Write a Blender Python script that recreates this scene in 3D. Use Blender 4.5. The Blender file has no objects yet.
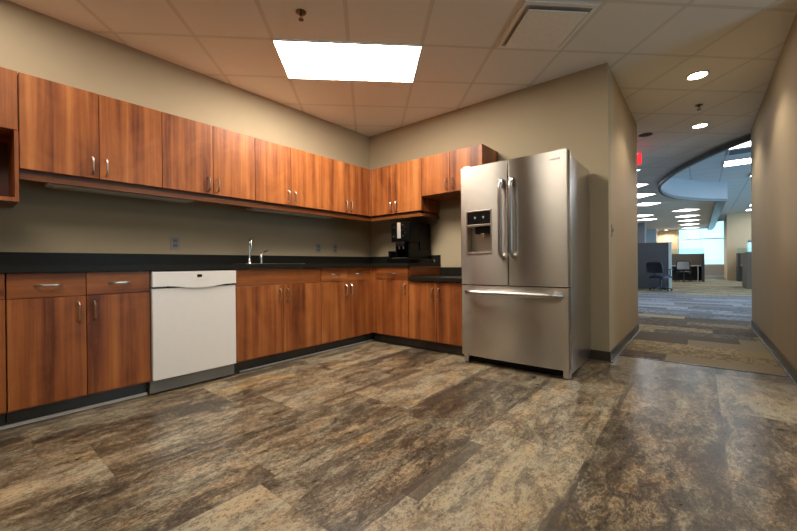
import bpy, bmesh, math, random
from mathutils import Vector, Matrix
C = bpy.context.scene.collection
R = random.Random(7)
PI = math.pi

# ------------------------------------------------------------------ materials
MATS = {}
class NT:
    def __init__(s, name):
        s.m = bpy.data.materials.new(name); s.m.use_nodes = True
        s.t = s.m.node_tree; s.t.nodes.clear()
        s.out = s.n('ShaderNodeOutputMaterial')
    def n(s, typ, **kw):
        nd = s.t.nodes.new(typ)
        for k, v in kw.items():
            if k.startswith('i_'):
                key = k[2:]
                key = int(key) if key.isdigit() else key.replace('_', ' ')
                s.set(nd, key, v)
            else: setattr(nd, k, v)
        return nd
    def set(s, nd, key, v):
        if isinstance(v, bpy.types.NodeSocket): s.t.links.new(v, nd.inputs[key])
        else: nd.inputs[key].default_value = v
    def math(s, op, a, b=0.0, c=None, clamp=False):
        nd = s.n('ShaderNodeMath', operation=op); nd.use_clamp = clamp
        s.set(nd, 0, a); s.set(nd, 1, b)
        if c is not None: s.set(nd, 2, c)
        return nd.outputs[0]
    def mix(s, f, a, b, blend='MIX'):
        nd = s.n('ShaderNodeMix', data_type='RGBA', blend_type=blend)
        s.set(nd, 0, f); s.set(nd, 6, a); s.set(nd, 7, b)
        return nd.outputs[2]
    def comb(s, x, y, z):
        nd = s.n('ShaderNodeCombineXYZ'); s.set(nd, 0, x); s.set(nd, 1, y); s.set(nd, 2, z); return nd.outputs[0]
    def noise(s, vec, scale=5, detail=4, rough=.55, dist=0.0):
        nd = s.n('ShaderNodeTexNoise'); s.set(nd, 'Vector', vec); s.set(nd, 'Scale', scale)
        s.set(nd, 'Detail', detail); s.set(nd, 'Roughness', rough); s.set(nd, 'Distortion', dist); return nd.outputs[0]
    def ramp(s, f, stops, interp='LINEAR'):
        nd = s.n('ShaderNodeValToRGB'); s.set(nd, 0, f); e = nd.color_ramp
        e.interpolation = interp
        while len(e.elements) < len(stops): e.elements.new(.5)
        for el, (p, c) in zip(e.elements, stops):
            el.position = p; el.color = (*c, 1) if len(c) == 3 else c
        return nd.outputs[0]
    def pbr(s, **kw):
        b = s.n('ShaderNodeBsdfPrincipled')
        for k, v in kw.items(): s.set(b, k.replace('_', ' '), v)
        s.t.links.new(b.outputs[0], s.out.inputs[0]); s.b = b
        return s.m
    def bump(s, h, strength=.2, dist=.01):
        nd = s.n('ShaderNodeBump'); s.set(nd, 'Height', h); s.set(nd, 'Strength', strength); s.set(nd, 'Distance', dist)
        return nd.outputs[0]

def c4(c): return (*c, 1.0)
def plain(name, col, rough=.5, metal=0.0, spec=.5, var=.04, scale=30, coat=0):
    t = NT(name); tc = t.n('ShaderNodeTexCoord').outputs['Object']
    f = t.noise(tc, scale, 3)
    col2 = tuple(min(1, x*(1+var)) for x in col); col1 = tuple(x*(1-var) for x in col)
    base = t.ramp(f, [(.3, col1), (.7, col2)])
    MATS[name] = t.pbr(Base_Color=base, Roughness=rough, Metallic=metal, Specular_IOR_Level=spec, Coat_Weight=coat)
    return MATS[name]
def emit(name, col, strength):
    t = NT(name); e = t.n('ShaderNodeEmission'); t.set(e, 0, c4(col)); t.set(e, 1, strength)
    t.t.links.new(e.outputs[0], t.out.inputs[0]); MATS[name] = t.m; return t.m

def wood(name, vertical=True, tint=1.0):
    t = NT(name); tc = t.n('ShaderNodeTexCoord').outputs['Object']
    oi = t.n('ShaderNodeObjectInfo').outputs['Random']
    sp = t.n('ShaderNodeSeparateXYZ'); t.set(sp, 0, tc)
    u = t.math('ADD', sp.outputs[0], sp.outputs[1]); z = sp.outputs[2]
    if not vertical: u, z = z, u
    off = t.math('MULTIPLY', oi, 37.0)
    strips = t.noise(t.comb(t.math('MULTIPLY', u, 11.0), t.math('MULTIPLY', z, .45), off), 1.0, 2, .5)
    fine = t.noise(t.comb(t.math('MULTIPLY', u, 60.0), t.math('MULTIPLY', z, 1.5), off), 1.0, 4, .6, .4)
    blotch = t.noise(t.comb(t.math('MULTIPLY', u, 5.0), t.math('MULTIPLY', z, 3.0), off), 1.0, 4, .6, 1.2)
    f = t.math('ADD', t.math('MULTIPLY', strips, .58), t.math('ADD', t.math('MULTIPLY', fine, .24), t.math('MULTIPLY', blotch, .18)))
    f = t.math('ADD', f, t.math('MULTIPLY', t.math('SUBTRACT', oi, .5), .05))
    k = tint
    col = t.ramp(f, [(.37, (.125*k, .032*k, .010*k)), (.46, (.25*k, .074*k, .020*k)), (.54, (.35*k, .112*k, .030*k)), (.64, (.46*k, .172*k, .052*k))])
    MATS[name] = t.pbr(Base_Color=col, Roughness=.38, Specular_IOR_Level=.35, Normal=t.bump(fine, .04, .002))
wood('wood'); wood('wood_drawer', False, .85)
wood('wood_rail', False, .45)
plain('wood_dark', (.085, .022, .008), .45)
plain('cab_inside', (.13, .07, .035), .6)
plain('wall_paint', (.425, .35, .238), .75, spec=.25, var=.015, scale=4)
plain('hall_paint', (.46, .37, .245), .6, spec=.3, var=.02, scale=4)
plain('office_beige', (.70, .56, .38), .8, spec=.2)
plain('office_white', (.72, .76, .80), .6, spec=.3)
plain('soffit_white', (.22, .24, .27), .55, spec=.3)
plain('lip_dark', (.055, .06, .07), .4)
plain('column_grey', (.20, .21, .24), .7)
plain('column_blue', (.52, .62, .74), .6)
plain('counter', (.015, .0142, .012), .34, spec=.14, var=.35, scale=350)
plain('kick', (.040, .039, .036), .25, spec=.5)
plain('kick_glint', (.82, .80, .77), .3)
plain('base_vinyl', (.040, .033, .026), .3, spec=.6)
plain('base_vinyl_toe_glint', (.16, .14, .12), .25, spec=.8)
plain('dw_white', (.84, .82, .81), .25, spec=.5, var=.01)
plain('dw_gap', (.02, .02, .02), .5)
plain('dw_kick', (.24, .24, .23), .35)
plain('black_plastic', (.003, .003, .003), .35, spec=.15)
plain('black_gloss', (.006, .006, .008), .12)
plain('rubber', (.02, .02, .02), .7)
plain('nickel', (.62, .58, .54), .28, metal=1)
plain('chrome', (.80, .80, .82), .10, metal=1)
plain('fixture_chrome', (.75, .72, .68), .45, metal=.6)
plain('sprinkler_brass', (.16, .10, .05), .4, metal=.8)
plain('plate_steel', (.30, .285, .26), .45)
plain('switch_grey', (.16, .16, .18), .5)
plain('fixture_white', (.62, .60, .56), .5)
plain('vent_white', (.92, .91, .88), .55)
plain('vent_dark', (.05, .045, .04), .7)
plain('vent_throat', (.45, .43, .40), .7)
plain('panel_grey', (.060, .064, .074), .85)
plain('panel_trim', (.45, .53, .56), .4)
plain('panel_taupe', (.17, .14, .11), .85)
plain('panel_dark', (.035, .033, .03), .6)
plain('desk_top', (.50, .46, .40), .5)
plain('desk_leg', (.42, .42, .40), .4)
plain('chair_navy', (.018, .022, .045), .6)
plain('chair_black', (.012, .010, .010), .5)
plain('chair_mesh_grey', (.36, .36, .36), .7)
plain('window_frame_mat', (.62, .72, .76), .4)
plain('sill_wall', (.42, .42, .40), .7)
plain('cup_white', (.8, .8, .78), .4)

def steel(name, col, rough, aniso, arot=0.0):
    t = NT(name); tc = t.n('ShaderNodeTexCoord').outputs['Object']
    sp = t.n('ShaderNodeSeparateXYZ'); t.set(sp, 0, tc)
    g = t.noise(t.comb(t.math('MULTIPLY', sp.outputs[0], 2.0), t.math('MULTIPLY', sp.outputs[1], 2.0), t.math('MULTIPLY', sp.outputs[2], 500.0)), 1, 2)
    tan = t.n('ShaderNodeTangent', direction_type='RADIAL', axis='Z').outputs[0]
    base = t.ramp(g, [(.3, tuple(x*.96 for x in col)), (.7, col)])
    MATS[name] = t.pbr(Base_Color=base, Metallic=1.0, Roughness=rough, Anisotropic=aniso, Anisotropic_Rotation=arot, Tangent=tan)
steel('steel', (.53, .50, .46), .23, .94, .25)
steel('steel_side', (.62, .61, .62), .33, .6, .25)
steel('steel_handle', (.42, .40, .39), .30, 0.0)

# ceiling tiles: a lay-in grid turned 44.1 degrees from the walls
GA = math.radians(44.12); GO = (.972, -2.113); GC = .5935
E1 = Vector((math.cos(GA), math.sin(GA), 0)); E2 = Vector((-math.sin(GA), math.cos(GA), 0))
def cell(i, j): return Vector((*GO, 0)) + E1*(i*GC) + E2*(j*GC)
def ceiling_mat(name, col, line, ang, org, pitch, wdt=.020):
    t = NT(name); g = t.n('ShaderNodeNewGeometry').outputs['Position']
    sp = t.n('ShaderNodeSeparateXYZ'); t.set(sp, 0, g)
    x = t.math('SUBTRACT', sp.outputs[0], org[0]); y = t.math('SUBTRACT', sp.outputs[1], org[1])
    ca, sa = math.cos(ang), math.sin(ang)
    masks = []; hs = []
    for a, b in ((ca, sa), (-sa, ca)):
        u = t.math('DIVIDE', t.math('ADD', t.math('MULTIPLY', x, a), t.math('MULTIPLY', y, b)), pitch)
        fr = t.math('SUBTRACT', u, t.math('FLOOR', u))
        d = t.math('MINIMUM', fr, t.math('SUBTRACT', 1.0, fr))
        d = t.math('MULTIPLY', d, pitch)
        masks.append(t.math('LESS_THAN', d, wdt*.5)); hs.append(t.math('LESS_THAN', t.math('ABSOLUTE', t.math('SUBTRACT', d, wdt*.62)), wdt*.14))
    m = t.math('MAXIMUM', masks[0], masks[1]); e = t.math('MAXIMUM', hs[0], hs[1])
    speck = t.noise(g, 160, 3, .7)
    tile = t.mix(t.math('MULTIPLY', speck, .25), c4(col), c4(tuple(c*.8 for c in col)))
    c = t.mix(m, tile, c4(line)); c = t.mix(t.math('MULTIPLY', e, .35), c, c4(tuple(v*.6 for v in line)))  # thin shadow lines painted along the T-bar edges
    hgt = t.math('ADD', t.math('MULTIPLY', m, 1.0), t.math('MULTIPLY', speck, .08))
    MATS[name] = t.pbr(Base_Color=c, Roughness=.85, Specular_IOR_Level=.2, Normal=t.bump(hgt, .25, .006))
ceiling_mat('ceiling_tile', (.90, .89, .86), (.76, .74, .69), GA, GO, GC)
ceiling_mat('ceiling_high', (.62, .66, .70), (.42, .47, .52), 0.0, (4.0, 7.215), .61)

# vinyl stone-look planks, strips along the left wall
def floor_mat():
    t = NT('vinyl_floor'); g = t.n('ShaderNodeNewGeometry').outputs['Position']
    sp = t.n('ShaderNodeSeparateXYZ'); t.set(sp, 0, g); X, Y = sp.outputs[0], sp.outputs[1]
    def wn(vec):
        nd = t.n('ShaderNodeTexWhiteNoise', noise_dimensions='3D'); t.set(nd, 0, vec); return nd.outputs[0]
    P = .5
    u = t.math('DIVIDE', t.math('SUBTRACT', X, .165), P); i = t.math('FLOOR', u); fu = t.math('SUBTRACT', u, i)
    ro = wn(t.comb(i, 3.3, 1.7))
    v = t.math('ADD', t.math('DIVIDE', Y, .92), ro); j = t.math('FLOOR', v); fv = t.math('SUBTRACT', v, j)
    tid = wn(t.comb(i, j, 5.1)); tid2 = wn(t.comb(i, j, 9.7)); tid3 = wn(t.comb(i, j, 14.2))
    du = t.math('MULTIPLY', t.math('MINIMUM', fu, t.math('SUBTRACT', 1.0, fu)), P)
    dv = t.math('MULTIPLY', t.math('MINIMUM', fv, t.math('SUBTRACT', 1.0, fv)), .92)
    d = t.math('MINIMUM', du, dv)
    ox = t.math('MULTIPLY', tid, 23.0); oy = t.math('MULTIPLY', tid2, 31.0)
    # slate figure, drawn out along the plank
    p1 = t.comb(t.math('ADD', t.math('MULTIPLY', X, 5.0), t.math('MULTIPLY', ro, 17.0)), t.math('ADD', t.math('MULTIPLY', Y, 1.6), t.math('MULTIPLY', tid, 1.4)), ro)
    big = t.noise(p1, 1.0, 5, .6, .8)
    p2 = t.comb(t.math('ADD', t.math('MULTIPLY', X, 17.0), ox), t.math('ADD', t.math('MULTIPLY', Y, 6.5), oy), tid2)
    med = t.noise(p2, 1.0, 10, .82, .6)
    p3 = t.comb(t.math('MULTIPLY', X, 75.0), t.math('ADD', t.math('MULTIPLY', Y, 48.0), oy), tid)
    fin = t.noise(p3, 1.0, 6, .9, .3)
    f = t.math('ADD', t.math('ADD', t.math('MULTIPLY', big, .26), t.math('MULTIPLY', med, .46)), t.math('MULTIPLY', fin, .28))
    f = t.math('ADD', f, t.math('MULTIPLY', t.math('SUBTRACT', tid3, .5), .075))
    col = t.ramp(f, [(.425, (.026, .019, .013)), (.462, (.080, .063, .042)), (.49, (.165, .134, .092)), (.522, (.26, .215, .15)), (.565, (.38, .32, .22))])
    hue = t.noise(p1, 1.6, 3, .5, .4)
    grey = t.mix(.75, col, t.mix(1.0, col, c4((.90, .95, .96)), 'MULTIPLY'))
    rust = t.mix(1.0, col, c4((1.06, .89, .70)), 'MULTIPLY')
    col = t.mix(t.ramp(hue, [(.42, (0, 0, 0)), (.58, (1, 1, 1))]), grey, t.mix(.6, col, rust))
    gold = t.ramp(t.noise(t.comb(t.math('ADD', t.math('MULTIPLY', X, 3.0), oy), t.math('MULTIPLY', Y, 2.0), tid), 1.0, 3, .6, .8), [(.62, (0, 0, 0)), (.68, (1, 1, 1))])
    col = t.mix(t.math('MULTIPLY', gold, .5), col, t.mix(1.0, col, c4((1.35, 1.05, .55)), 'MULTIPLY'))
    # dark veins and scattered pits
    vein = t.noise(t.comb(t.math('ADD', t.math('MULTIPLY', X, 13.0), oy), t.math('ADD', t.math('MULTIPLY', Y, 6.0), ox), 2.0), 1.0, 7, .75, 2.6)
    vm = t.ramp(t.math('ABSOLUTE', t.math('SUBTRACT', vein, .48)), [(.006, (1, 1, 1)), (.022, (0, 0, 0))])
    gate = t.ramp(t.noise(t.comb(X, Y, tid), 3.2, 2), [(.47, (0, 0, 0)), (.60, (1, 1, 1))])
    col = t.mix(t.math('MULTIPLY', t.math('MULTIPLY', vm, .8), gate), col, c4((.042, .026, .017)))
    pit = t.ramp(t.noise(t.comb(t.math('MULTIPLY', X, 26.0), t.math('MULTIPLY', Y, 14.0), tid), 1.0, 6, .8, 1.4), [(.56, (0, 0, 0)), (.63, (1, 1, 1))])
    col = t.mix(t.math('MULTIPLY', pit, .55), col, c4((.060, .042, .030)))
    blo = t.ramp(t.noise(t.comb(t.math('ADD', t.math('MULTIPLY', X, 7.0), oy), t.math('ADD', t.math('MULTIPLY', Y, 3.2), ox), tid3), 1.0, 10, .80, .4), [(.435, (1, 1, 1)), (.462, (0, 0, 0))])
    col = t.mix(t.math('MULTIPLY', blo, .55), col, c4((.050, .034, .023)))
    sk = t.noise(t.comb(t.math('MULTIPLY', X, 95.0), t.math('MULTIPLY', Y, 60.0), tid), 1.0, 3, .7, .3)
    col = t.mix(t.math('MULTIPLY', t.ramp(sk, [(.56, (0, 0, 0)), (.62, (1, 1, 1))]), .55), col, c4((.050, .036, .025)))
    col = t.mix(t.math('MULTIPLY', t.ramp(sk, [(.37, (1, 1, 1)), (.46, (0, 0, 0))]), .14), col, c4((.40, .34, .25)))
    # narrow dark insert along one side of some planks
    ins = t.math('MULTIPLY', t.math('LESS_THAN', fu, .16), t.math('GREATER_THAN', tid2, .74))
    ins = t.math('MULTIPLY', ins, t.math('MULTIPLY', t.math('GREATER_THAN', fv, .2), t.math('LESS_THAN', fv, .8)))
    col = t.mix(t.math('MULTIPLY', ins, .75), col, c4((.055, .044, .034)))
    sg = t.ramp(t.noise(t.comb(t.math('MULTIPLY', X, 9.0), t.math('MULTIPLY', Y, 1.3), 7.7), 1.0, 6, .7), [(.50, (0, 0, 0)), (.56, (1, 1, 1))])
    sw = t.math('LESS_THAN', du, t.math('MULTIPLY', t.noise(t.comb(X, t.math('MULTIPLY', Y, 6.0), 3.0), 1.0, 5, .8), .045))
    col = t.mix(t.math('MULTIPLY', t.math('MULTIPLY', sg, sw), .75), col, c4((.045, .034, .025)))
    seam = t.math('LESS_THAN', d, .003)
    col = t.mix(t.math('MULTIPLY', seam, .25), col, c4((.04, .03, .022)))
    rg = t.math('ADD', .20, t.math('MULTIPLY', med, .20))
    MATS['vinyl_floor'] = t.pbr(Base_Color=col, Roughness=rg, Specular_IOR_Level=.45, Normal=t.bump(t.math('ADD', med, fin), .10, .002))
floor_mat()

def carpet_mat():
    t = NT('carpet_plank'); g = t.n('ShaderNodeNewGeometry').outputs['Position']
    sp = t.n('ShaderNodeSeparateXYZ'); t.set(sp, 0, g); X, Y = sp.outputs[0], sp.outputs[1]
    def wn(vec):
        nd = t.n('ShaderNodeTexWhiteNoise', noise_dimensions='3D'); t.set(nd, 0, vec); return nd.outputs[0]
    u = t.math('DIVIDE', t.math('SUBTRACT', Y, .37), .32); i = t.math('FLOOR', u)
    ro = wn(t.comb(i, 1.3, 2.7)); v = t.math('ADD', t.math('DIVIDE', X, .95), ro); j = t.math('FLOOR', v)
    tid = wn(t.comb(i, j, 8.1)); tid2 = wn(t.comb(i, j, 3.9))
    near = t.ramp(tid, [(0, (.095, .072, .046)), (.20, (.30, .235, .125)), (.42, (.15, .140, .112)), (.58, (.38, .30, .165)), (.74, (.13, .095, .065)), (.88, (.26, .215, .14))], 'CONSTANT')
    far = t.ramp(tid, [(0, (.15, .17, .21)), (.3, (.24, .27, .32)), (.55, (.18, .19, .21)), (.8, (.30, .34, .40))], 'CONSTANT')  # blue-grey daylight sheen mixed into the carpet's own colour farther in
    gold = t.ramp(tid, [(0, (.30, .24, .14)), (.3, (.42, .34, .20)), (.6, (.24, .21, .15)), (.8, (.36, .28, .15))], 'CONSTANT')  # farthest planks coloured yellow-tan for the light falling there
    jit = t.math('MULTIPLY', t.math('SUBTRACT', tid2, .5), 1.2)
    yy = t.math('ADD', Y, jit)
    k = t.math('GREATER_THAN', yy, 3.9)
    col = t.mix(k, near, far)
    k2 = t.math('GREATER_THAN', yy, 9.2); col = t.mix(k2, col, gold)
    pat = t.noise(t.comb(t.math('MULTIPLY', X, 16.0), t.math('MULTIPLY', Y, 9.0), tid), 1.0, 4, .6, 1.2)
    pm = t.math('MULTIPLY', t.ramp(pat, [(.47, (0, 0, 0)), (.53, (1, 1, 1))]), t.math('MULTIPLY', t.math('GREATER_THAN', tid2, .35), .70))
    col = t.mix(pm, col, t.mix(1.0, col, c4((.35, .35, .35)), 'MULTIPLY'))
    fib = t.noise(g, 300, 2, .7)
    col = t.mix(t.math('MULTIPLY', fib, .35), col, t.mix(1.0, col, c4((.5, .5, .5)), 'MULTIPLY'))
    MATS['carpet_plank'] = t.pbr(Base_Color=col, Roughness=.75, Specular_IOR_Level=.3, Normal=t.bump(fib, .3, .004))
carpet_mat()

t = NT('glass'); tr = t.n('ShaderNodeBsdfTransparent'); t.set(tr, 0, (.86, .96, .97, 1)); gl = t.n('ShaderNodeBsdfGlossy'); t.set(gl, 'Roughness', .02)
fz = t.n('ShaderNodeFresnel'); t.set(fz, 0, 1.45); mx = t.n('ShaderNodeMixShader'); t.set(mx, 0, fz.outputs[0])
t.t.links.new(tr.outputs[0], mx.inputs[1]); t.t.links.new(gl.outputs[0], mx.inputs[2]); t.t.links.new(mx.outputs[0], t.out.inputs[0]); MATS['glass'] = t.m
t = NT('blind_cloth'); g_ = t.n('ShaderNodeBsdfTranslucent'); t.set(g_, 0, (.80, .90, .93, 1)); tr = t.n('ShaderNodeBsdfTransparent'); mx = t.n('ShaderNodeMixShader')
t.set(mx, 0, .35); t.t.links.new(g_.outputs[0], mx.inputs[1]); t.t.links.new(tr.outputs[0], mx.inputs[2]); t.t.links.new(mx.outputs[0], t.out.inputs[0]); MATS['blind_cloth'] = t.m

WARM = (1.0, .80, .56)
emit('panel_light', (1.0, .90, .76), 31.0)
emit('panel_light_near', (1.0, .90, .76), 5.5)
emit('panel_light_mid', (1.0, .90, .76), 13.0)
emit('office_light', (1.0, .95, .94), 9.0)
emit('high_light', (.95, .98, 1.0), 9.0)
emit('down_light', (1.0, .90, .76), 30.0)
emit('exit_red', (1.0, .03, .04), 1.3)
emit('exit_letters', (1.0, .30, .32), 1.3)
emit('display_dot', (.55, .75, .55), .45)

# ------------------------------------------------------------------ mesh building
def V(*a): return Vector(a)
class MB:
    def __init__(s): s.bm = bmesh.new()
    def box(s, x0, x1, y0, y1, z0, z1, bev=0.0, seg=2, rot=None):
        x0, x1 = sorted((x0, x1)); y0, y1 = sorted((y0, y1)); z0, z1 = sorted((z0, z1))
        r = bmesh.ops.create_cube(s.bm, size=1.0); vs = r['verts']
        M = Matrix.Translation(((x0+x1)/2, (y0+y1)/2, (z0+z1)/2))
        if rot is not None: M = M @ rot
        M = M @ Matrix.Diagonal((x1-x0, y1-y0, z1-z0, 1))
        bmesh.ops.transform(s.bm, matrix=M, verts=vs)
        if bev > 0:
            es = {e for v in vs for e in v.link_edges}
            bmesh.ops.bevel(s.bm, geom=list(es), offset=bev, segments=seg, affect='EDGES', profile=.6)
        return s
    def cyl(s, p0, p1, r, r2=None, n=16):
        p0 = Vector(p0); p1 = Vector(p1); d = p1-p0; r2 = r if r2 is None else r2
        rr = bmesh.ops.create_cone(s.bm, cap_ends=True, segments=n, radius1=r, radius2=r2, depth=d.length)
        M = Matrix.Translation((p0+p1)/2) @ d.to_track_quat('Z', 'Y').to_matrix().to_4x4()
        bmesh.ops.transform(s.bm, matrix=M, verts=rr['verts']); return s
    def tube(s, pts, r, n=8, ry=None):
        # swept circle (or ellipse) along pts; r may be a list
        pts = [Vector(p) for p in pts]; rings = []
        m = len(pts); rs = r if isinstance(r, (list, tuple)) else [r]*m
        prev = None
        for i, p in enumerate(pts):
            d = (pts[min(i+1, m-1)]-pts[max(i-1, 0)]).normalized()
            if prev is None:
                a = Vector((0, 0, 1)) if abs(d.z) < .9 else Vector((1, 0, 0))
                nx = d.cross(a).normalized()
            else:
                nx = (prev - d*prev.dot(d)).normalized()
            prev = nx; ny = d.cross(nx)
            k = 1.0 if ry is None else ry
            rings.append([s.bm.verts.new(p + nx*math.cos(2*PI*q/n)*rs[i] + ny*math.sin(2*PI*q/n)*rs[i]*k) for q in range(n)])
        for a, b in zip(rings, rings[1:]):
            for q in range(n):
                s.bm.faces.new((a[q], a[(q+1) % n], b[(q+1) % n], b[q]))
        s.bm.faces.new(rings[0][::-1]); s.bm.faces.new(rings[-1]); return s
    def prism(s, pts, axis, a, b):
        # pts: 2-D outline in the two other axes (in x,y,z order), extruded on axis from a to b
        def mk(p, w):
            if axis == 0: return (w, p[0], p[1])
            if axis == 1: return (p[0], w, p[1])
            return (p[0], p[1], w)
        A = [s.bm.verts.new(mk(p, a)) for p in pts]; B = [s.bm.verts.new(mk(p, b)) for p in pts]
        n = len(pts)
        s.bm.faces.new(A); s.bm.faces.new(B[::-1])
        for i in range(n): s.bm.faces.new((A[i], B[i], B[(i+1) % n], A[(i+1) % n]))
        return s
    def lathe(s, prof, c=(0, 0, 0), n=24):
        rings = []
        for r, z in prof:
            rings.append([s.bm.verts.new((c[0]+max(r, 1e-5)*math.cos(2*PI*q/n), c[1]+max(r, 1e-5)*math.sin(2*PI*q/n), c[2]+z)) for q in range(n)])
        for a, b in zip(rings, rings[1:]):
            for q in range(n): s.bm.faces.new((a[q], a[(q+1) % n], b[(q+1) % n], b[q]))
        s.bm.faces.new(rings[0][::-1]); s.bm.faces.new(rings[-1]); return s
    def grid(s, f, nu, nv):
        g = [[s.bm.verts.new(f(i/nu, j/nv)) for j in range(nv+1)] for i in range(nu+1)]
        for i in range(nu):
            for j in range(nv): s.bm.faces.new((g[i][j], g[i+1][j], g[i+1][j+1], g[i][j+1]))
        return s
    def build(s, name, mat, parent=None, smooth=False, origin=None):
        off = Vector((0, 0, 0)); o = parent
        if parent is not None:
            q = parent
            while q: off += q.location; q = q.parent
        loc = Vector(origin) if origin is not None else Vector((0, 0, 0))
        bmesh.ops.recalc_face_normals(s.bm, faces=s.bm.faces[:])
        sh = off + (loc-off if origin is not None else Vector((0, 0, 0)))
        bmesh.ops.translate(s.bm, vec=-sh, verts=s.bm.verts[:])
        me = bpy.data.meshes.new(name); s.bm.to_mesh(me); s.bm.free()
        me.materials.append(MATS[mat] if isinstance(mat, str) else mat)
        if smooth:
            for p in me.polygons: p.use_smooth = True
            try: me.set_sharp_from_angle(angle=math.radians(40))
            except Exception: pass
        ob = bpy.data.objects.new(name, me); C.objects.link(ob)
        if parent is not None: ob.parent = parent
        ob.location = sh-off if origin is not None else (0, 0, 0)
        return ob
def thing(name, label, cat, loc=(0, 0, 0), group=None):
    o = bpy.data.objects.new(name, None); C.objects.link(o); o.location = loc
    o['label'] = label; o['category'] = cat
    if group: o['group'] = group
    return o
def tag(o, label, cat, group=None):
    o['label'] = label; o['category'] = cat
    if group: o['group'] = group
    return o
def struct(o): o['kind'] = 'structure'; return o
def copy_tree(o, parent=None):
    c = o.copy(); C.objects.link(c); c.parent = parent
    for ch in [q for q in bpy.data.objects if q.parent == o]: copy_tree(ch, c)
    return c

# ------------------------------------------------------------------ dimensions
H = 2.691; HH = 3.13; W1 = 2.944; W2 = 4.122; YE = 1.958; YR = 3.25
KX = 7.6        # the kitchen opens to the right, out of the picture
UX = .376; BX = .63; YF = 22.5

# ------------------------------------------------------------------ shell
struct(MB().box(-.12, KX, -6.6, .36, -.1, 0).build('floor_kitchen', 'vinyl_floor'))
struct(MB().box(-5, 11, .366, YF+.2, -.1, 0).build('floor_office', 'carpet_plank'))
struct(MB().box(W1-.12, W2+.1, .350, .374, -.04, .004, .002).build('trim_1', 'kick'))
struct(MB().box(-.12, 0, -6.6, 0, 0, H).build('wall_left', 'wall_paint'))
struct(MB().box(-.12, W1, 0, .12, 0, H).build('wall_back', 'wall_paint'))
struct(MB().box(W1-.12, W1, .12, YE, 0, H).build('wall_hall_left', 'hall_paint'))
struct(MB().box(-5, W1-.12, YE-.12, YE, 0, H).build('wall_office_front', 'office_beige'))
struct(MB().box(W2, W2+.13, -.1, YR, 0, HH).build('wall_right', 'hall_paint'))
struct(MB().box(W2+.13, 11, .0, .12, 0, HH).build('wall_right_return', 'office_beige'))
struct(MB().box(-.12, KX, -6.72, -6.6, 0, H).build('wall_rear', 'wall_paint'))
# right kitchen wall with a window opening, out of the picture, gives the cool daylight
m = MB(); m.box(KX, KX+.12, -6.6, -1.9, 0, H).box(KX, KX+.12, -.3, 0, 0, H).box(KX, KX+.12, -1.9, -.3, 0, .20).box(KX, KX+.12, -1.9, -.3, 2.45, H)
struct(m.build('wall_kitchen_right', 'wall_paint'))
struct(MB().box(KX+.04, KX+.05, -1.9, -.3, .20, 2.45).build('window_3', 'glass'))
struct(MB().box(-5.12, -5, YE-.12, YF+.2, 0, HH).build('wall_office_left', 'office_white'))
m = MB(); m.box(11, 11.12, 0, 3, 0, HH).box(11, 11.12, 18, YF+.2, 0, HH).box(11, 11.12, 3, 18, 0, .7).box(11, 11.12, 3, 18, 2.9, HH)
struct(m.build('wall_office_right', 'office_white'))
struct(MB().box(11.04, 11.05, 3, 18, .7, 2.9).build('window_4', 'glass'))
# far wall, window between x=2.6 and x=4.7
m = MB(); m.box(-5, 2.60, YF, YF+.15, 0, HH).box(2.60, 5.2, YF, YF+.15, 0, .06)
struct(m.build('wall_far', 'office_beige'))
struct(MB().box(2.6, 5.2, YF-.02, YF+.13, .06, .70).build('wall_under_window', 'sill_wall'))
struct(MB().box(2.6, 4.56, YF-.16, YF-.021, .0, .13, .01).build('baseboard_far', 'column_blue'))
struct(MB().box(-5, 11, YF, YF+.15, HH-.08, HH).build('trim_window_head', 'window_frame_mat'))
w = MB(); w.box(2.6, 5.2, YF+.02, YF+.10, .70, .74); w.box(2.6, 5.2, YF+.02, YF+.10, 2.11, 2.16)
for x in (2.62, 4.64): w.box(x-.025, x+.025, YF+.02, YF+.10, .74, HH-.08)
wf = struct(w.build('window_1', 'window_frame_mat'))
MB().box(2.6, 5.2, YF+.055, YF+.061, .74, HH-.08).build('window_pane', 'glass', wf)
bl = MB()
for k in range(3): bl.box(2.65+k*.98, 3.60+k*.98, YF+.118, YF+.122, .95, HH-.10)
tag(bl.build('roller_blind', 'blind_cloth'), 'pale translucent roller blind drawn over the far bright window', 'blind')
# beige wall standing forward of the window at the right
m = MB(); m.box(4.56, 5.24, 19.6, YF+.15, 0, HH).box(5.24, 5.9, 19.6, YF, 0, 1.30).box(5.24, 5.9, 19.6, YF, 1.86, HH).box(5.9, 11, 19.6, YF, 0, HH)
struct(m.build('wall_far_right', 'office_beige'))
w = MB(); w.box(5.24, 5.9, 19.62, 19.70, 1.30, 1.33).box(5.24, 5.9, 19.62, 19.70, 1.83, 1.86).box(5.24, 5.27, 19.62, 19.70, 1.3, 1.86)
wf = struct(w.build('window_2', 'window_frame_mat'))
MB().box(5.27, 5.9, 19.65, 19.656, 1.33, 1.83).build('window_pane', 'glass', wf)
# columns on the left
struct(MB().box(1.05, 1.62, 16.4, 17.0, 0, H).build('wall_column_grey', 'column_grey'))
struct(MB().box(.9, 1.72, 20.7, 21.4, 0, H).build('wall_column_pale', 'column_blue'))

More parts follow.
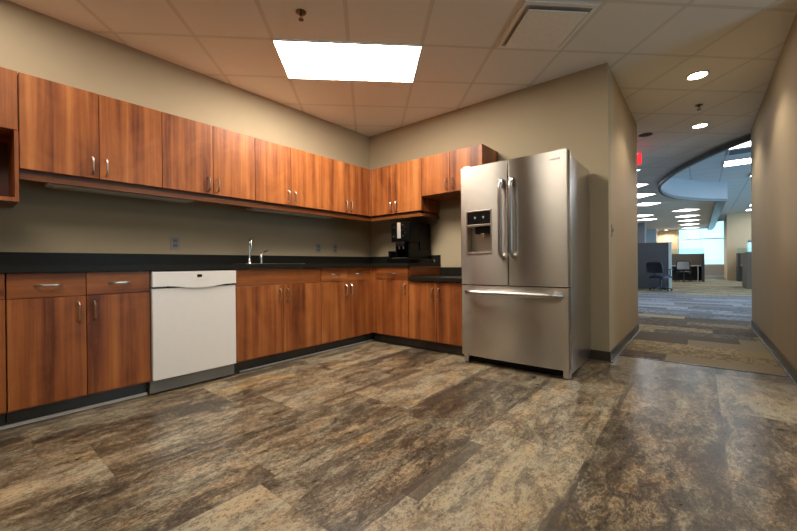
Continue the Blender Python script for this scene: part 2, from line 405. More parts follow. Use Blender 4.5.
# low ceiling with the curved opening
def catmull(pts, n=6):
    out = []; P = [pts[0]]+list(pts)+[pts[-1]]
    for i in range(1, len(P)-2):
        for k in range(n):
            t_ = k/n; a, b, c, d = (Vector(q) for q in (P[i-1], P[i], P[i+1], P[i+2]))
            out.append(.5*((2*b)+(-a+c)*t_+(2*a-5*b+4*c-d)*t_*t_+(-a+3*b-3*c+d)*t_**3))
    out.append(Vector(pts[-1])); return out
curve = catmull([(4.25, 3.27), (3.93, 3.70), (3.57, 4.36), (3.25, 5.10), (3.02, 5.85), (2.89, 6.50), (2.86, 7.15), (2.90, 7.80), (3.06, 8.50), (3.37, 9.15), (3.77, 9.76), (4.18, 10.20)], 6)
edge = [Vector((W2+.13, 3.25))] + curve + [Vector((4.16, 21.6)), Vector((4.14, YF))]
poly = [(-5, YF), (-5, YE), (-.12, YE), (-.12, -6.6), (KX, -6.6), (KX, 0), (W2+.13, 0)] + [tuple(p) for p in edge]
struct(MB().prism(poly, 2, H, H+.04).build('ceiling_low', 'ceiling_tile'))
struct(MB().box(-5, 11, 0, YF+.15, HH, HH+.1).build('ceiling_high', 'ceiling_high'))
def strip(pts, z0, z1, off0, off1, name, mat):
    bm = MB(); n = len(pts); A = []
    for i, p in enumerate(pts):
        d = (pts[min(i+1, n-1)]-pts[max(i-1, 0)]).normalized(); nr = Vector((-d.y, d.x))
        a = p+nr*off0; b_ = p+nr*off1
        A.append([bm.bm.verts.new((a.x, a.y, z0)), bm.bm.verts.new((b_.x, b_.y, z0)), bm.bm.verts.new((b_.x, b_.y, z1)), bm.bm.verts.new((a.x, a.y, z1))])
    for P_, Q in zip(A, A[1:]):
        for k in range(4): bm.bm.faces.new((P_[k], P_[(k+1) % 4], Q[(k+1) % 4], Q[k]))
    bm.bm.faces.new(A[0]); bm.bm.faces.new(A[-1][::-1])
    return bm.build(name, mat, smooth=True)
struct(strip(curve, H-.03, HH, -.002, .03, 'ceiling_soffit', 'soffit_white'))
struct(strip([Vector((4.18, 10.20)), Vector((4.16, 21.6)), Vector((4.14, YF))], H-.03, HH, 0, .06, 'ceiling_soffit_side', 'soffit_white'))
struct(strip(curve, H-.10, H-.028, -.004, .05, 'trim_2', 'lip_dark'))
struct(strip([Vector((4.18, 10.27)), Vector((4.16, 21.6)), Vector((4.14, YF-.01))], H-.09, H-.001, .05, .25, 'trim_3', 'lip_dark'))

# baseboards
def baseboard(name, x0, x1, y0, y1, nx, ny):
    t_ = .008
    m = MB(); m.box(x0, x1, y0, y1, 0, .1, .002)
    o = struct(m.build(name, 'base_vinyl'))
    e = MB()
    if nx: e.box(x1 if nx > 0 else x0-.014, x1+.014 if nx > 0 else x0, y0, y1, 0, .012, .003)
    if ny: e.box(x0, x1, y0-.014, y0, 0, .012, .003)
    e.build('toe_edge', 'base_vinyl_toe_glint', o)  # toe flare coloured lighter for the light it reflects
baseboard('baseboard_back', 1.84, W1+.008, -.008, 0, 0, -1)
baseboard('baseboard_hall_left', W1, W1+.008, 0, YE, 1, 0)
baseboard('baseboard_right', W2-.008, W2, -.1, YR, -1, 0)

# ------------------------------------------------------------------ handles, doors
def pull(parent, p, axis, n, L=.115, label=None):
    """bow pull; p = centre on the face, axis along the bar, n = outward direction"""
    p = Vector(p); a = Vector(axis); n = Vector(n); pts = []
    for k in range(13):
        t_ = k/12*2-1
        pts.append(p + a*(t_*L/2*1.0) + n*(.028*(1-abs(t_)**8)+.001))
    o = MB().tube(pts, .0055, 8, 1.35).build('handle', 'nickel', parent, True, origin=p)
    return o
def panel_door(parent, run, a0, a1, z0, z1, face, name='door', hs=0, htop=None, mat='wood', horiz=False):
    """run 'L' = cabinets on the left wall (faces +x, a is y); run 'B' = on the back wall (faces -y, a is x)"""
    g = .0018; th = .02
    m = MB()
    if run == 'L': m.box(face-th, face, a0+g, a1-g, z0, z1, .0015, 1); org = (face, a0, z0)
    else: m.box(a0+g, a1-g, -face, -face+th, z0, z1, .0015, 1); org = (a0, -face, z0)
    d = m.build(name, mat, parent, origin=org)
    n = (1, 0, 0) if run == 'L' else (0, -1, 0)
    def P(a, z): return (face, a, z) if run == 'L' else (a, -face, z)
    if horiz: pull(d, P((a0+a1)/2, (z0+z1)/2), (0, 1, 0) if run == 'L' else (1, 0, 0), n)
    elif hs:
        a = a1-.038 if hs > 0 else a0+.038
        pull(d, P(a, htop), (0, 0, 1), n)
    return d
def carcass(parent, run, a0, a1, z0, z1, depth, shelf=True, top=True, label=None, solid_r=False, mat='wood'):
    t_ = .017; m = MB(); e = .0006
    def bx(a, b, d0, d1, z, zz):
        if run == 'L': m.box(d0, d1, a, b, z, zz)
        else: m.box(a, b, -d1, -d0, z, zz)
    D0 = .003; D1 = depth
    bx(a0+e, a0+t_, D0, D1, z0, z1); bx(a1-t_, a1-e, D0, D1, z0, z1)
    bx(a0+t_, a1-t_, D0, D1, z0, z0+t_)
    if top: bx(a0+t_, a1-t_, D0, D1, z1-t_, z1)
    bx(a0+t_, a1-t_, D0, D0+.008, z0+t_, z1-(t_ if top else 0))
    if shelf:
        zm = (z0+z1)/2; bx(a0+t_, a1-t_, D0+.01, D1-.03, zm, zm+t_)
    return m.build('body', mat, parent, origin=None)

# upper cabinets: left run
UZ0, UZ1 = 1.510, 2.096; UB = 1.506
def upper(run, a0, am, a1, label, z0=UZ0, zb=UB, depth=UX-.022, hz=None, grp='wall cabinets'):
    loc = (0, a0, zb) if run == 'L' else (a0, 0, zb)
    t_ = thing('wall_cabinet', label, 'cabinet', loc, grp)
    carcass(t_, run, a0, a1, zb, UZ1, depth)
    hz = hz or z0+.085
    panel_door(t_, run, a0, am, z0, UZ1-.001, UX, hs=1, htop=hz)
    panel_door(t_, run, am, a1, z0, UZ1-.001, UX, hs=-1, htop=hz)
    return t_
upper('L', -3.473, -3.087, -2.702, 'two-door cherry wall cabinet beside the open cubby, above the two near drawers')
upper('L', -2.702, -2.319, -1.936, 'two-door cherry wall cabinet above the white dishwasher and the gap between light bars')
upper('L', -1.936, -1.545, -1.155, 'two-door cherry wall cabinet directly above the sink tap')
upper('L', -1.155, -.770, -UX, 'last two-door wall cabinet of the long wall, ending in the corner above two outlets')
upper('B', UX+.002, .758, 1.152, 'two-door cherry wall cabinet above the black coffee machine')
upper('B', 1.154, 1.525, 1.903, 'short two-door wall cabinet over the gap beside the refrigerator', z0=1.663, zb=1.655, hz=1.752)
# light rail under the tall wall cabinets
def rail(label, pts, cat='trim'):
    m = MB(); 
    for (x0, x1, y0, y1) in pts: m.box(x0, x1, y0, y1, 1.447, 1.483, .002)
    return m
o = rail('', [(UX-.045, UX-.022, -3.473, -UX+.024)]).build('light_rail', 'wood_rail')
MB().box(UX-.040, UX-.030, -3.473, -UX+.03, 1.4835, 1.5055).build('shade_spacer', 'wood_dark', o)  # dark strip painted for the shadow in the gap above the rail
tag(o, 'long cherry light rail under the wall cabinets of the sink wall', 'trim')
m = rail('', [(UX-.02, 1.10, -UX+.022, -UX+.045)])
# rounded return at the free end
pts = [(1.10, -UX+.022), (1.125, -UX+.026), (1.143, -UX+.040), (1.152, -UX+.062), (1.152, -.004), (1.13, -.004), (1.13, -UX+.065), (1.122, -UX+.052), (1.10, -UX+.045)]
m.prism(pts, 2, 1.447, 1.483)
o = m.build('light_rail', 'wood_rail')
MB().box(UX-.02, 1.12, -UX+.030, -UX+.040, 1.4835, 1.5055).box(1.125, 1.135, -UX+.07, -.004, 1.4835, 1.5055).build('shade_spacer', 'wood_dark', o)  # same painted gap shadow above the short rail
tag(o, 'short cherry light rail with rounded end above the coffee machine', 'trim')

# open cubby cabinet at far left
t_ = thing('open_shelf_cabinet', 'cherry cabinet with a lift door above an open dark cubby, at left edge', 'cabinet', (0, -4.15, 1.305))
m = MB(); e = .018
m.box(.003, UX-.0, -4.15, -4.15+e, 1.305, 1.735).box(.003, UX-.0, -3.476-e, -3.476, 1.305, 1.735).box(.003, UX-.0, -4.15+e, -3.476-e, 1.305, 1.33)
m.box(.003, UX-.022, -4.15, -4.15+e, 1.735, UZ1).box(.003, UX-.022, -3.476-e, -3.476, 1.735, UZ1)
m.box(.003, UX-.022, -4.15+e, -3.476-e, UZ1-.018, UZ1).box(.003, UX-.022, -4.15+e, -3.476-e, 1.735, 1.753)
m.build('body', 'wood', t_)
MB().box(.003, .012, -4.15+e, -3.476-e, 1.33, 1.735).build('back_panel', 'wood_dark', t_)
panel_door(t_, 'L', -4.15, -3.476, 1.738, UZ1-.001, UX)

# under-cabinet lights (off)
def bar(y0, y1, label):
    o = thing('under_cabinet_light', label, 'lamp', (.2, y0, 1.46), 'under-cabinet light bars')
    MB().box(.17, .29, y0, y1, 1.444, 1.5055, .004).build('housing', 'fixture_white', o)
    MB().box(.185, .275, y0+.03, y1-.03, 1.438, 1.4438, .002).build('diffuser', 'fixture_white', o)
bar(-3.34, -2.44, 'unlit white light bar under the wall cabinets, left of the dishwasher')
bar(-1.92, -.93, 'unlit white light bar under the wall cabinets, above the sink')

# base cabinets
BT = .8755
def base(run, a0, a1, label, cuts, drawers, false_front=False, zt=BT, shelf=True, top=True):
    loc = (0, a0, .1) if run == 'L' else (a0, 0, .1)
    t_ = thing('base_cabinet', label, 'cabinet', loc, 'base cabinets')
    carcass(t_, run, a0, a1, .1, zt, BX-.022, shelf=shelf, top=top)
    k = MB(); e = .001
    if run == 'L': k.box(.05, .55, a0+e, a1-e, 0, .0995)
    else: k.box(a0+e, a1-e, -.55, -.05, 0, .0995)
    k.build('toe_kick', 'kick', t_)
    zd = .727 if drawers or false_front else zt-.012
    n = len(cuts)-1
    if false_front: panel_door(t_, run, cuts[0], cuts[-1], zd+.003, zt-.004, BX, name='false_front', mat='wood_drawer')
    for i in range(n):
        hs = (1 if i == 0 else -1) if n == 2 else 1
        panel_door(t_, run, cuts[i], cuts[i+1], .112, zd, BX, hs=hs, htop=(.632 if zt > .8 else .60))
        if drawers: panel_door(t_, run, cuts[i], cuts[i+1], zd+.003, zt-.004, BX, name='drawer', mat='wood_drawer', horiz=True)
    return t_
base('L', -4.24, -3.556, 'cherry base cabinet cut off by the left edge, left of two drawers', [-4.24, -3.90, -3.556], True)
base('L', -3.553, -2.870, 'cherry base cabinet with two drawers, beside the dishwasher, on its left', [-3.553, -3.212, -2.870], True)
base('L', -2.263, -1.385, 'wide cherry sink base cabinet with one plain panel, right of the dishwasher', [-2.263, -1.815, -1.385], False, True, shelf=False, top=False)
base('L', -1.382, -.665, 'cherry base cabinet with two drawers between the sink cabinet and the corner', [-1.382, -1.020, -.665], True)
t_ = base('B', .69, 1.150, 'single-door cherry base cabinet with one drawer below the coffee machine', [.69, 1.150], True)
base('B', 1.1515, 1.845, 'lower two-door base cabinet next to the refrigerator', [1.1515, 1.506, 1.845], False, zt=.7255)
# corner fillers and blind corner box
m = MB(); m.box(BX-.02, BX-.004, -.664, -BX+.004, .112, BT-.002).box(BX-.003, .689, -BX+.004, -BX+.02, .112, BT-.002)
tag(m.build('corner_filler', 'wood'), 'narrow cherry filler strip in the corner where the base cabinets meet', 'trim')
m = MB(); m.box(.05, .55, -.664, -.05, 0, .0995).box(.551, .689, -.55, -.05, 0, .0995)
tag(m.build('corner_kick', 'kick'), 'dark toe kick in the inside corner of the base cabinets', 'trim')
# pale strips painted for the reflection along the foot of the toe kicks
tag(MB().box(.551, .565, -2.20, -.552, .001, .013, .003).build('floor_strip', 'kick_glint'), 'thin pale strip for the reflection on the floor below the sink cabinet', 'trim')
tag(MB().box(.551, .565, -4.24, -2.872, .001, .020, .003).build('floor_strip', 'kick_glint'), 'thin pale strip for the reflection on the floor left of the dishwasher', 'trim')
tag(MB().box(.568, 1.845, -.565, -.551, .001, .010, .003).build('floor_strip', 'kick'), 'dark strip on the floor below the coffee machine cabinets', 'trim')

# dishwasher
d = thing('dishwasher', 'white built-in dishwasher with a scooped handle and small black display', 'dishwasher', (.3, -2.567, 0))
y0, y1 = -2.862, -2.272; F = .648
MB().box(.06, F-.045, y0+.004, y1-.004, .105, .868).build('tub', 'dw_kick', d)
m = MB()
m.box(F-.042, F, y0, y1, .108, .748, .004)
m.build('door', 'dw_white', d)
# control band: upper part with curved lower lip over a recessed grip
m = MB(); N = 24; z1 = .866
low = []
for k in range(N+1):
    s_ = k/N; y = y0+(y1-y0)*s_; w = max(0.0, 1-abs((s_-.53)/.37))
    low.append((y, .762 - .020*math.sin(w*PI/2)**1.5 if w > 0 else .762))
pts = low + [(y1, z1), (y0, z1)]
m.prism(pts, 0, F-.04, F+.008)
band = m.build('control_band', 'dw_white', d)
m = MB(); m.box(F-.03, F+.0005, y0+.17*(y1-y0), y0+.90*(y1-y0), .7485, .7615, .002); m.build('grip_recess', 'dw_gap', d)
MB().box(F+.0082, F+.0095, -2.570, -2.536, .822, .842, .001).build('display', 'black_gloss', band)
for k in range(7): 
    MB().box(F+.0082, F+.0092, -2.592+k*.016, -2.587+k*.016, .796, .800).build('button', 'fixture_white', band)
MB().box(.556, .60, y0-.006, y1+.006, .012, .1045, .002).build('kick_plate', 'dw_kick', d)
for yy in (y0+.06, y1-.06): MB().cyl((.3, yy, 0), (.3, yy, .106), .015).build('foot', 'rubber', d)

# worktops
m = MB()
sx0, sx1, sy0, sy1 = .16, .55, -2.12, -1.55
m.box(.001, .65, -4.24, sy0, .876, .916).box(.001, .65, sy1, -.001, .876, .916).box(.001, sx0, sy0, sy1, .876, .916).box(sx1, .65, sy0, sy1, .876, .916)
m.box(.6505, 1.160, -.65, -.001, .876, .916, .0)
wt = m.build('worktop', 'counter'); tag(wt, 'long black speckled L-shaped worktop with the sink and coffee machine', 'worktop')
m = MB(); m.box(.001, .022, -4.24, -.001, .916, 1.009, .002).box(.0225, 1.160, -.022, -.001, .916, 1.009, .002)
m.build('backsplash', 'counter', wt)
m = MB(); m.box(1.1615, 1.865, -.65, -.001, .726, .764, .002)
wl = m.build('worktop', 'counter'); tag(wl, 'short lower black worktop between the coffee machine and the refrigerator', 'worktop')
MB().box(1.1615, 1.865, -.022, -.001, .764, .862, .002).build('backsplash', 'counter', wl)
m = MB(); m.box(1.1512, 1.160, -.607, -.003, .7645, .8755); 
tag(m.build('end_panel', 'wood_drawer'), 'cherry end panel stepping down above the lower worktop', 'panel')

# sink and taps
s = thing('sink', 'steel drop-in sink with its thin rim on the black worktop', 'sink', (.355, -1.835, .916))
m = MB(); r_ = .02
m.box(sx0-r_, sx1+r_, sy0-r_, sy0+.004, .9165, .921, .001).box(sx0-r_, sx1+r_, sy1-.004, sy1+r_, .9165, .921, .001)
m.box(sx0-r_, sx0+.004, sy0+.004, sy1-.004, .9165, .921, .001).box(sx1-.004, sx1+r_, sy0+.004, sy1-.004, .9165, .921, .001)
m.build('rim', 'chrome', s)
m = MB(); b0 = .745; q = .003
m.box(sx0+.001, sx0+.004, sy0+.001, sy1-.001, b0, .9165).box(sx1-.004, sx1-.001, sy0+.001, sy1-.001, b0, .9165)
m.box(sx0+.004, sx1-.004, sy0+.001, sy0+.004, b0, .9165).box(sx0+.004, sx1-.004, sy1-.004, sy1-.001, b0, .9165).box(sx0+.001, sx1-.001, sy0+.001, sy1-.001, b0-.003, b0)
m.build('basin', 'nickel', s)
f = thing('faucet', 'chrome gooseneck tap standing behind the sink', 'tap', (.10, -1.85, .9165))
MB().lathe([(.024, 0), (.024, .006), (.017, .014), (.015, .05), (.012, .056)], (.10, -1.85, .9165)).build('base', 'chrome', f, True)
pts = [(.10, -1.85, .96)]+[(.10, -1.85, .96+.03*k) for k in range(1, 6)]
for k in range(1, 12):
    a = PI*k/11*.95; pts.append((.10+.058*(1-math.cos(a)), -1.85-.022*(1-math.cos(a)), 1.11+.058*math.sin(a)))
pts.append((.218, -1.894, 1.075))
MB().tube(pts, .0095, 12).build('spout', 'chrome', f, True)
MB().cyl((.218, -1.894, 1.085), (.2195, -1.8945, 1.062), .0125, .0115).build('aerator', 'chrome', f, True)
f = thing('tap_lever', 'short chrome lever valve right of the gooseneck tap', 'tap', (.10, -1.725, .9165))
MB().lathe([(.022, 0), (.022, .006), (.016, .012), (.015, .09), (.011, .10)], (.10, -1.725, .9165)).build('base', 'chrome', f, True)
MB().tube([(.10, -1.725, 1.012), (.12, -1.715, 1.035), (.15, -1.70, 1.052), (.175, -1.69, 1.055)], [.008, .007, .007, .006], 10).build('lever', 'chrome', f, True)

# outlets
def outlet(y, label):
    o = thing('wall_outlet', label, 'outlet', (.001, y, 1.105), 'wall outlets above the counter')
    MB().box(.0005, .006, y-.037, y+.037, 1.049, 1.163, .002).build('cover_plate', 'plate_steel', o)
    for zz in (1.085, 1.127): MB().box(.0062, .009, y-.017, y+.017, zz-.014, zz+.014, .003).build('socket', 'switch_grey', o)
outlet(-2.487, 'steel-plated outlet on the wall above the dishwasher')
outlet(-.915, 'steel-plated outlet right of the tap, the left one of the close pair')
outlet(-.650, 'steel-plated outlet nearest the room corner')
o = thing('light_switch', 'grey wall switch at the hallway corner beside the refrigerator', 'switch', (W1, .152, 1.195))
MB().box(W1+.0005, W1+.006, .117, .187, 1.138, 1.252, .002).build('cover_plate', 'plate_steel', o)
MB().box(W1+.0062, W1+.012, .144, .160, 1.180, 1.212, .002).build('rocker', 'switch_grey', o)

# coffee machine
cm = thing('coffee_machine', 'tall black coffee machine with chrome parts on the black worktop', 'coffee machine', (.93, -.24, .9165))
z = .9165; A, B_, Y0, Y1 = .775, 1.045, -.46, -.05
m = MB(); m.box(A-.02, B_+.012, Y0-.06, Y1, z, z+.055, .008).box(A-.015, A+.02, Y0-.04, Y1, z+.0551, z+.14, .006).box(B_-.01, B_+.012, Y0-.02, Y1, z+.0551, z+.14, .006); m.build('base', 'black_plastic', cm)
m = MB(); m.box(A+.0205, B_-.0105, Y0+.20, Y1, z+.0555, z+.1405).box(A, B_, Y0+.1995, Y1, z+.1405, 1.386).box(A, B_, Y0, Y0+.199, 1.16, 1.386, .008)
m.box(A+.0205, A+.04, Y0+.05, Y0+.199, z+.0555, 1.159, .004).box(B_-.04, B_-.0105, Y0+.02, Y0+.199, z+.0555, 1.159, .004)
m.build('housing', 'black_plastic', cm)
m = MB()
for k in range(9): m.box(A+.03, B_-.03, Y0-.03+k*.022, Y0-.02+k*.022, z+.056, z+.062)
m.build('drip_tray', 'nickel', cm)
MB().box(A+.100, A+.150, Y0-.016, Y0-.0005, 1.200, 1.380, .006).build('chrome_panel', 'fixture_chrome', cm)
for dx, zz in ((.045, 1.325), (.045, 1.225), (.185, 1.350), (.215, 1.320), (.18, 1.290), (.212, 1.260), (.185, 1.228)):
    MB().cyl((A+dx, Y0-.014, zz), (A+dx, Y0, zz), .012 if dx < .1 else .009, n=14).build('knob', 'chrome', cm, True)
MB().box(A+.09, A+.21, Y0-.03, Y0+.09, 1.105, 1.159, .01).build('spout_head', 'black_gloss', cm)
for dx in (.12, .18): MB().cyl((A+dx, Y0+.0, 1.075), (A+dx, Y0+.0, 1.105), .008, n=12).build('nozzle', 'nickel', cm, True)
tag(MB().lathe([(.012, 0), (.016, .035), (.0165, .036), (.0145, .034), (.011, .004)], (1.128, -.10, .9168), 18).build('creamer_cup', 'cup_white', None, True), 'tiny white cup beside the coffee machine at the worktop end', 'cup')
o = thing('condiment_box', 'low black box between the coffee machine and the worktop end', 'box', (1.125, -.25, .9165))
MB().box(1.114, 1.148, -.40, -.13, .9168, .955, .003).build('tray', 'black_plastic', o)
MB().box(1.112, 1.150, -.402, -.128, .9553, .963, .002).build('lid', 'black_plastic', o)

# ------------------------------------------------------------------ refrigerator
FX0, FX1, FY = 1.878, 2.799, -.776
fr = thing('refrigerator', 'stainless steel french-door refrigerator with bottom freezer drawer and dispenser', 'refrigerator', ((FX0+FX1)/2, -.4, 0))
MB().box(FX0+.003, FX1-.003, -.665, -.035, .03, 1.742, .004).build('body', 'steel_side', fr)
XC = 2.330
def fdoor(x0, x1, z0, z1, name, hole=None, bulge=.012):
    # slightly bowed front, rounded outer edge
    m = MB(); n = 28; prof = []
    yb = -.672
    W_ = x1-x0; ss = sorted(set([k/n for k in range(n+1)]+[v/W_ for v in (.0007, .002, .004, .007)]+[1-v/W_ for v in (.0007, .002, .004, .007)]))
    for s_ in ss:
        x = x0+W_*s_
        cxx = (x-(FX0+FX1)/2)/((FX1-FX0)/2)
        y = FY + .009*cxx*cxx
        e = min(s_, 1-s_)*(x1-x0)
        if e < .004: y += .004-math.sqrt(max(0, .004**2-(.004-e)**2))
        prof.append((x, y))
    def wall(za, zb, xa=None, xb=None):
        pr = [p for p in prof if (xa is None or xa-1e-6 <= p[0] <= xb+1e-6)]
        pts = pr+[(pr[-1][0], yb), (pr[0][0], yb)]
        m.prism(pts, 2, za, zb)
    if hole is None: wall(z0, z1)
    else:
        hx0, hx1, hz0, hz1 = hole
        def yat(x):
            c_ = (x-(FX0+FX1)/2)/((FX1-FX0)/2); return FY+.009*c_*c_
        full = prof[:]
        def seg(xa, xb, za, zb):
            pr = [p for p in full if xa < p[0] < xb]
            if xa > x0: pr = [(xa, yat(xa))]+pr
            else: pr = [full[0]]+pr
            if xb < x1: pr = pr+[(xb, yat(xb))]
            else: pr = pr+[full[-1]]
            m.prism(pr+[(pr[-1][0], yb), (pr[0][0], yb)], 2, za, zb)
        seg(x0, x1, z0, hz0); seg(x0, x1, hz1, z1); seg(x0, hx0, hz0, hz1); seg(hx1, x1, hz0, hz1)
    return m.build(name, 'steel', fr, True)
DX0, DX1, DZ0, DZ1 = 1.937, 2.183, .985, 1.372
dl = fdoor(FX0, XC-.003, .716, 1.770, 'door', (DX0, DX1, DZ0, DZ1))
dr = fdoor(XC+.003, FX1, .716, 1.770, 'door')
dz = fdoor(FX0, FX1, .073, .707, 'freezer_drawer')
# dispenser
dp = MB(); yf = FY+.002
dp.box(DX0, DX0+.012, yf-.004, -.70, DZ0, DZ1, .002).box(DX1-.012, DX1, yf-.004, -.70, DZ0, DZ1, .002)
dp.box(DX0+.012, DX1-.012, yf-.004, -.70, DZ0, DZ0+.018, .002).box(DX0+.012, DX1-.012, yf-.004, -.70, 1.232, 1.250, .002).box(DX0+.012, DX1-.012, yf-.004, -.70, DZ1-.010, DZ1, .002)
dsp = dp.build('dispenser', 'nickel', dl)
MB().box(DX0+.012, DX1-.012, -.695, -.690, DZ0+.018, 1.232).build('cavity_back', 'nickel', dsp)
MB().box(DX0+.012, DX1-.012, yf+.004, -.70, 1.250, DZ1-.010).build('control_panel', 'black_gloss', dsp)
for dx in (.085, .165): MB().prism([(DX0+dx-.010, 1.318), (DX0+dx+.010, 1.318), (DX0+dx, 1.295)], 1, yf+.002, yf+.0038).build('indicator', 'display_dot', dsp)
MB().box(DX0+.075, DX1-.020, -.755, -.70, 1.165, 1.231, .008).build('chute', 'black_plastic', dsp)
MB().box(DX0+.13, DX0+.165, -.758, -.745, 1.125, 1.170, .005).build('lever', 'chrome', dsp)
MB().box(DX0+.02, DX1-.02, -.752, -.70, DZ0+.018, DZ0+.024).build('drip_grille', 'nickel', dsp)
# handles
def vhandle(x, door):
    z0, z1, pr = .945, 1.598, .060
    pts = []; rs = []
    for k in range(31):
        s_ = k/30; z = z0+(z1-z0)*s_
        e = min(s_, 1-s_); o_ = pr*min(1, math.sin(min(1, e/.085)*PI/2))
        pts.append((x, FY-.001-o_, z)); rs.append(.0165)
    h_ = MB().tube(pts, rs, 12, 1.0).build('handle', 'steel_handle', door, True)
    for (za, zb) in ((z0-.012, z0+.022), (z1-.05, z1+.014)):
        MB().box(x-.016, x+.016, FY-.050 if zb > 1.3 else FY-.016, FY-.0005, za, zb, .006).build('handle_cap', 'chrome', h_, True)
vhandle(2.284, dl); vhandle(2.376, dr)
pts = []; 
for k in range(41):
    s_ = k/40; x = 1.935+(2.752-1.935)*s_; e = min(s_, 1-s_)
    pts.append((x, FY-.001-.062*math.sin(min(1, e/.09)*PI/2), .648))
MB().tube(pts, .0175, 12, 1.1).build('handle', 'steel_handle', dz, True)
bd = MB().box(2.664, 2.752, FY+.0045, FY+.012, 1.690, 1.722, .001).build('badge', 'nickel', dr)
m = MB()
for k in range(9): m.box(2.670+k*.009, 2.6755+k*.009, FY+.0035, FY+.0047, 1.700, 1.712)
m.build('badge_letters', 'panel_dark', bd)
# base grille, feet, hinge covers
MB().box(FX0+.05, FX1-.05, -.700, -.672, .018, .07).build('base_grille', 'black_plastic', fr)
for x in (FX0+.004, FX1-.051):
    MB().box(x, x+.047, -.735, -.672, .004, .070, .004).build('leg_cover', 'steel_side', fr)
for x in (FX0+.05, FX1-.09): 
    for y in (-.62, -.10): MB().cyl((x+.02, y, 0), (x+.02, y, .031), .018, n=12).build('roller_foot', 'rubber', fr, True)
for x in (FX0+.02, FX1-.085): MB().box(x, x+.065, -.75, -.60, 1.7705, 1.785, .004).build('hinge_cover', 'steel_side', fr)

# ------------------------------------------------------------------ ceiling fittings
RG = Matrix.Rotation(GA, 4, 'Z')
def ceiling_panel(c, lx, ly, ang, z, mat, label, grp, name='ceiling_light', fr_w=.022):
    o = thing(name, label, 'ceiling light', (c[0], c[1], z-.0), grp)
    Rm = Matrix.Rotation(ang, 4, 'Z')
    m = MB(); a, b = lx/2, ly/2
    for (x0, x1, y0, y1) in ((-a, a, -b, -b+fr_w), (-a, a, b-fr_w, b), (-a, -a+fr_w, -b+fr_w, b-fr_w), (a-fr_w, a, -b+fr_w, b-fr_w)): m.box(x0, x1, y0, y1, -.012, -.001)
    bmesh.ops.transform(m.bm, matrix=Matrix.Translation((c[0], c[1], z)) @ Rm, verts=m.bm.verts[:])
    m.build('frame', 'fixture_white', o)
    m = MB(); m.box(-a+fr_w, a-fr_w, -b+fr_w, b-fr_w, -.009, -.003)
    bmesh.ops.transform(m.bm, matrix=Matrix.Translation((c[0], c[1], z)) @ Rm, verts=m.bm.verts[:])
    m.build('diffuser', mat, o)
    return o
c = cell(1, .5); ceiling_panel(c, 2*GC+.004, GC+.004, GA, H, 'panel_light', 'large bright rectangular ceiling light in the kitchen', None, fr_w=.006)
# unseen ceiling lights on the same grid, placed for refrigerator reflections and fill
for (i, j) in ((5, -3.5), (-2, -1.5), (-1, -3.5), (5, -7.5)):
    c = cell(i, j)
    if c.y > -.9 and c.x < W1: continue
    ceiling_panel(c, 2*GC-.006, GC-.006, GA, H, 'panel_light_mid' if i == -1 or i == 5 and j == -3.5 else 'panel_light_near', 'unseen ceiling light placed for its light over the near side of the kitchen', 'unseen kitchen ceiling lights', fr_w=.012)
# air vent with a hung plate
c = cell(3.5, -.5)
o = thing('ceiling_vent', 'square beige ceiling vent plate with a dark gap near the top edge', 'vent', (c.x, c.y, H))
def rotbox(x0, x1, y0, y1, z0, z1, c, ang, bev=0):
    m = MB(); m.box(x0, x1, y0, y1, z0, z1, bev)
    bmesh.ops.transform(m.bm, matrix=Matrix.Translation((c[0], c[1], 0)) @ Matrix.Rotation(ang, 4, 'Z'), verts=m.bm.verts[:]); return m
m = MB(); a = .268
for (x0, x1, y0, y1) in ((-a, a, -a, -a+.03), (-a, a, a-.03, a), (-a, -a+.03, -a+.03, a-.03), (a-.03, a, -a+.03, a-.03)): m.box(x0, x1, y0, y1, H-.014, H-.001, .002)
bmesh.ops.transform(m.bm, matrix=Matrix.Translation((c.x, c.y, 0)) @ RG, verts=m.bm.verts[:]); m.build('frame', 'vent_white', o)
rotbox(-a+.03, a-.03, -a+.03, a-.03, H-.006, H-.001, c, GA).build('throat', 'vent_throat', o)
rotbox(-.218, .218, -.218, .218, H-.034, H-.026, c, GA, .003).build('plate', 'vent_white', o)
for sx in (-1, 1):
    for sy in (-1, 1): rotbox(sx*.18-.004, sx*.18+.004, sy*.18-.004, sy*.18+.004, H-.0259, H-.0061, c, GA).build('hanger', 'vent_dark', o)
# downlights
for (i, j, lab) in ((6.57, .5, 'round recessed downlight nearest the kitchen in the hallway ceiling'), (8.6, 2.55, 'round recessed downlight farther down the hallway ceiling')):
    c = cell(i, j)
    o = thing('downlight', lab, 'ceiling light', (c.x, c.y, H), 'hallway downlights')
    MB().lathe([(.088, -.001), (.090, -.008), (.080, -.012), (.074, -.008), (.074, -.001)], (c.x, c.y, H), 32).build('trim_ring', 'fixture_white', o, True)
    MB().lathe([(.0735, -.002), (.0735, -.006)], (c.x, c.y, H), 32).build('lens', 'down_light', o)
o = thing('downlight', 'small downlight added to brighten the far beige wall', 'ceiling light', (2.1, 21.9, H), 'hallway downlights')  # added fixture, carries a lamp to brighten the far wall
MB().lathe([(.088, -.001), (.090, -.008), (.080, -.012), (.074, -.008), (.074, -.001)], (2.1, 21.9, H), 32).build('trim_ring', 'fixture_white', o, True)
MB().lathe([(.0735, -.002), (.0735, -.006)], (2.1, 21.9, H), 32).build('lens', 'down_light', o)
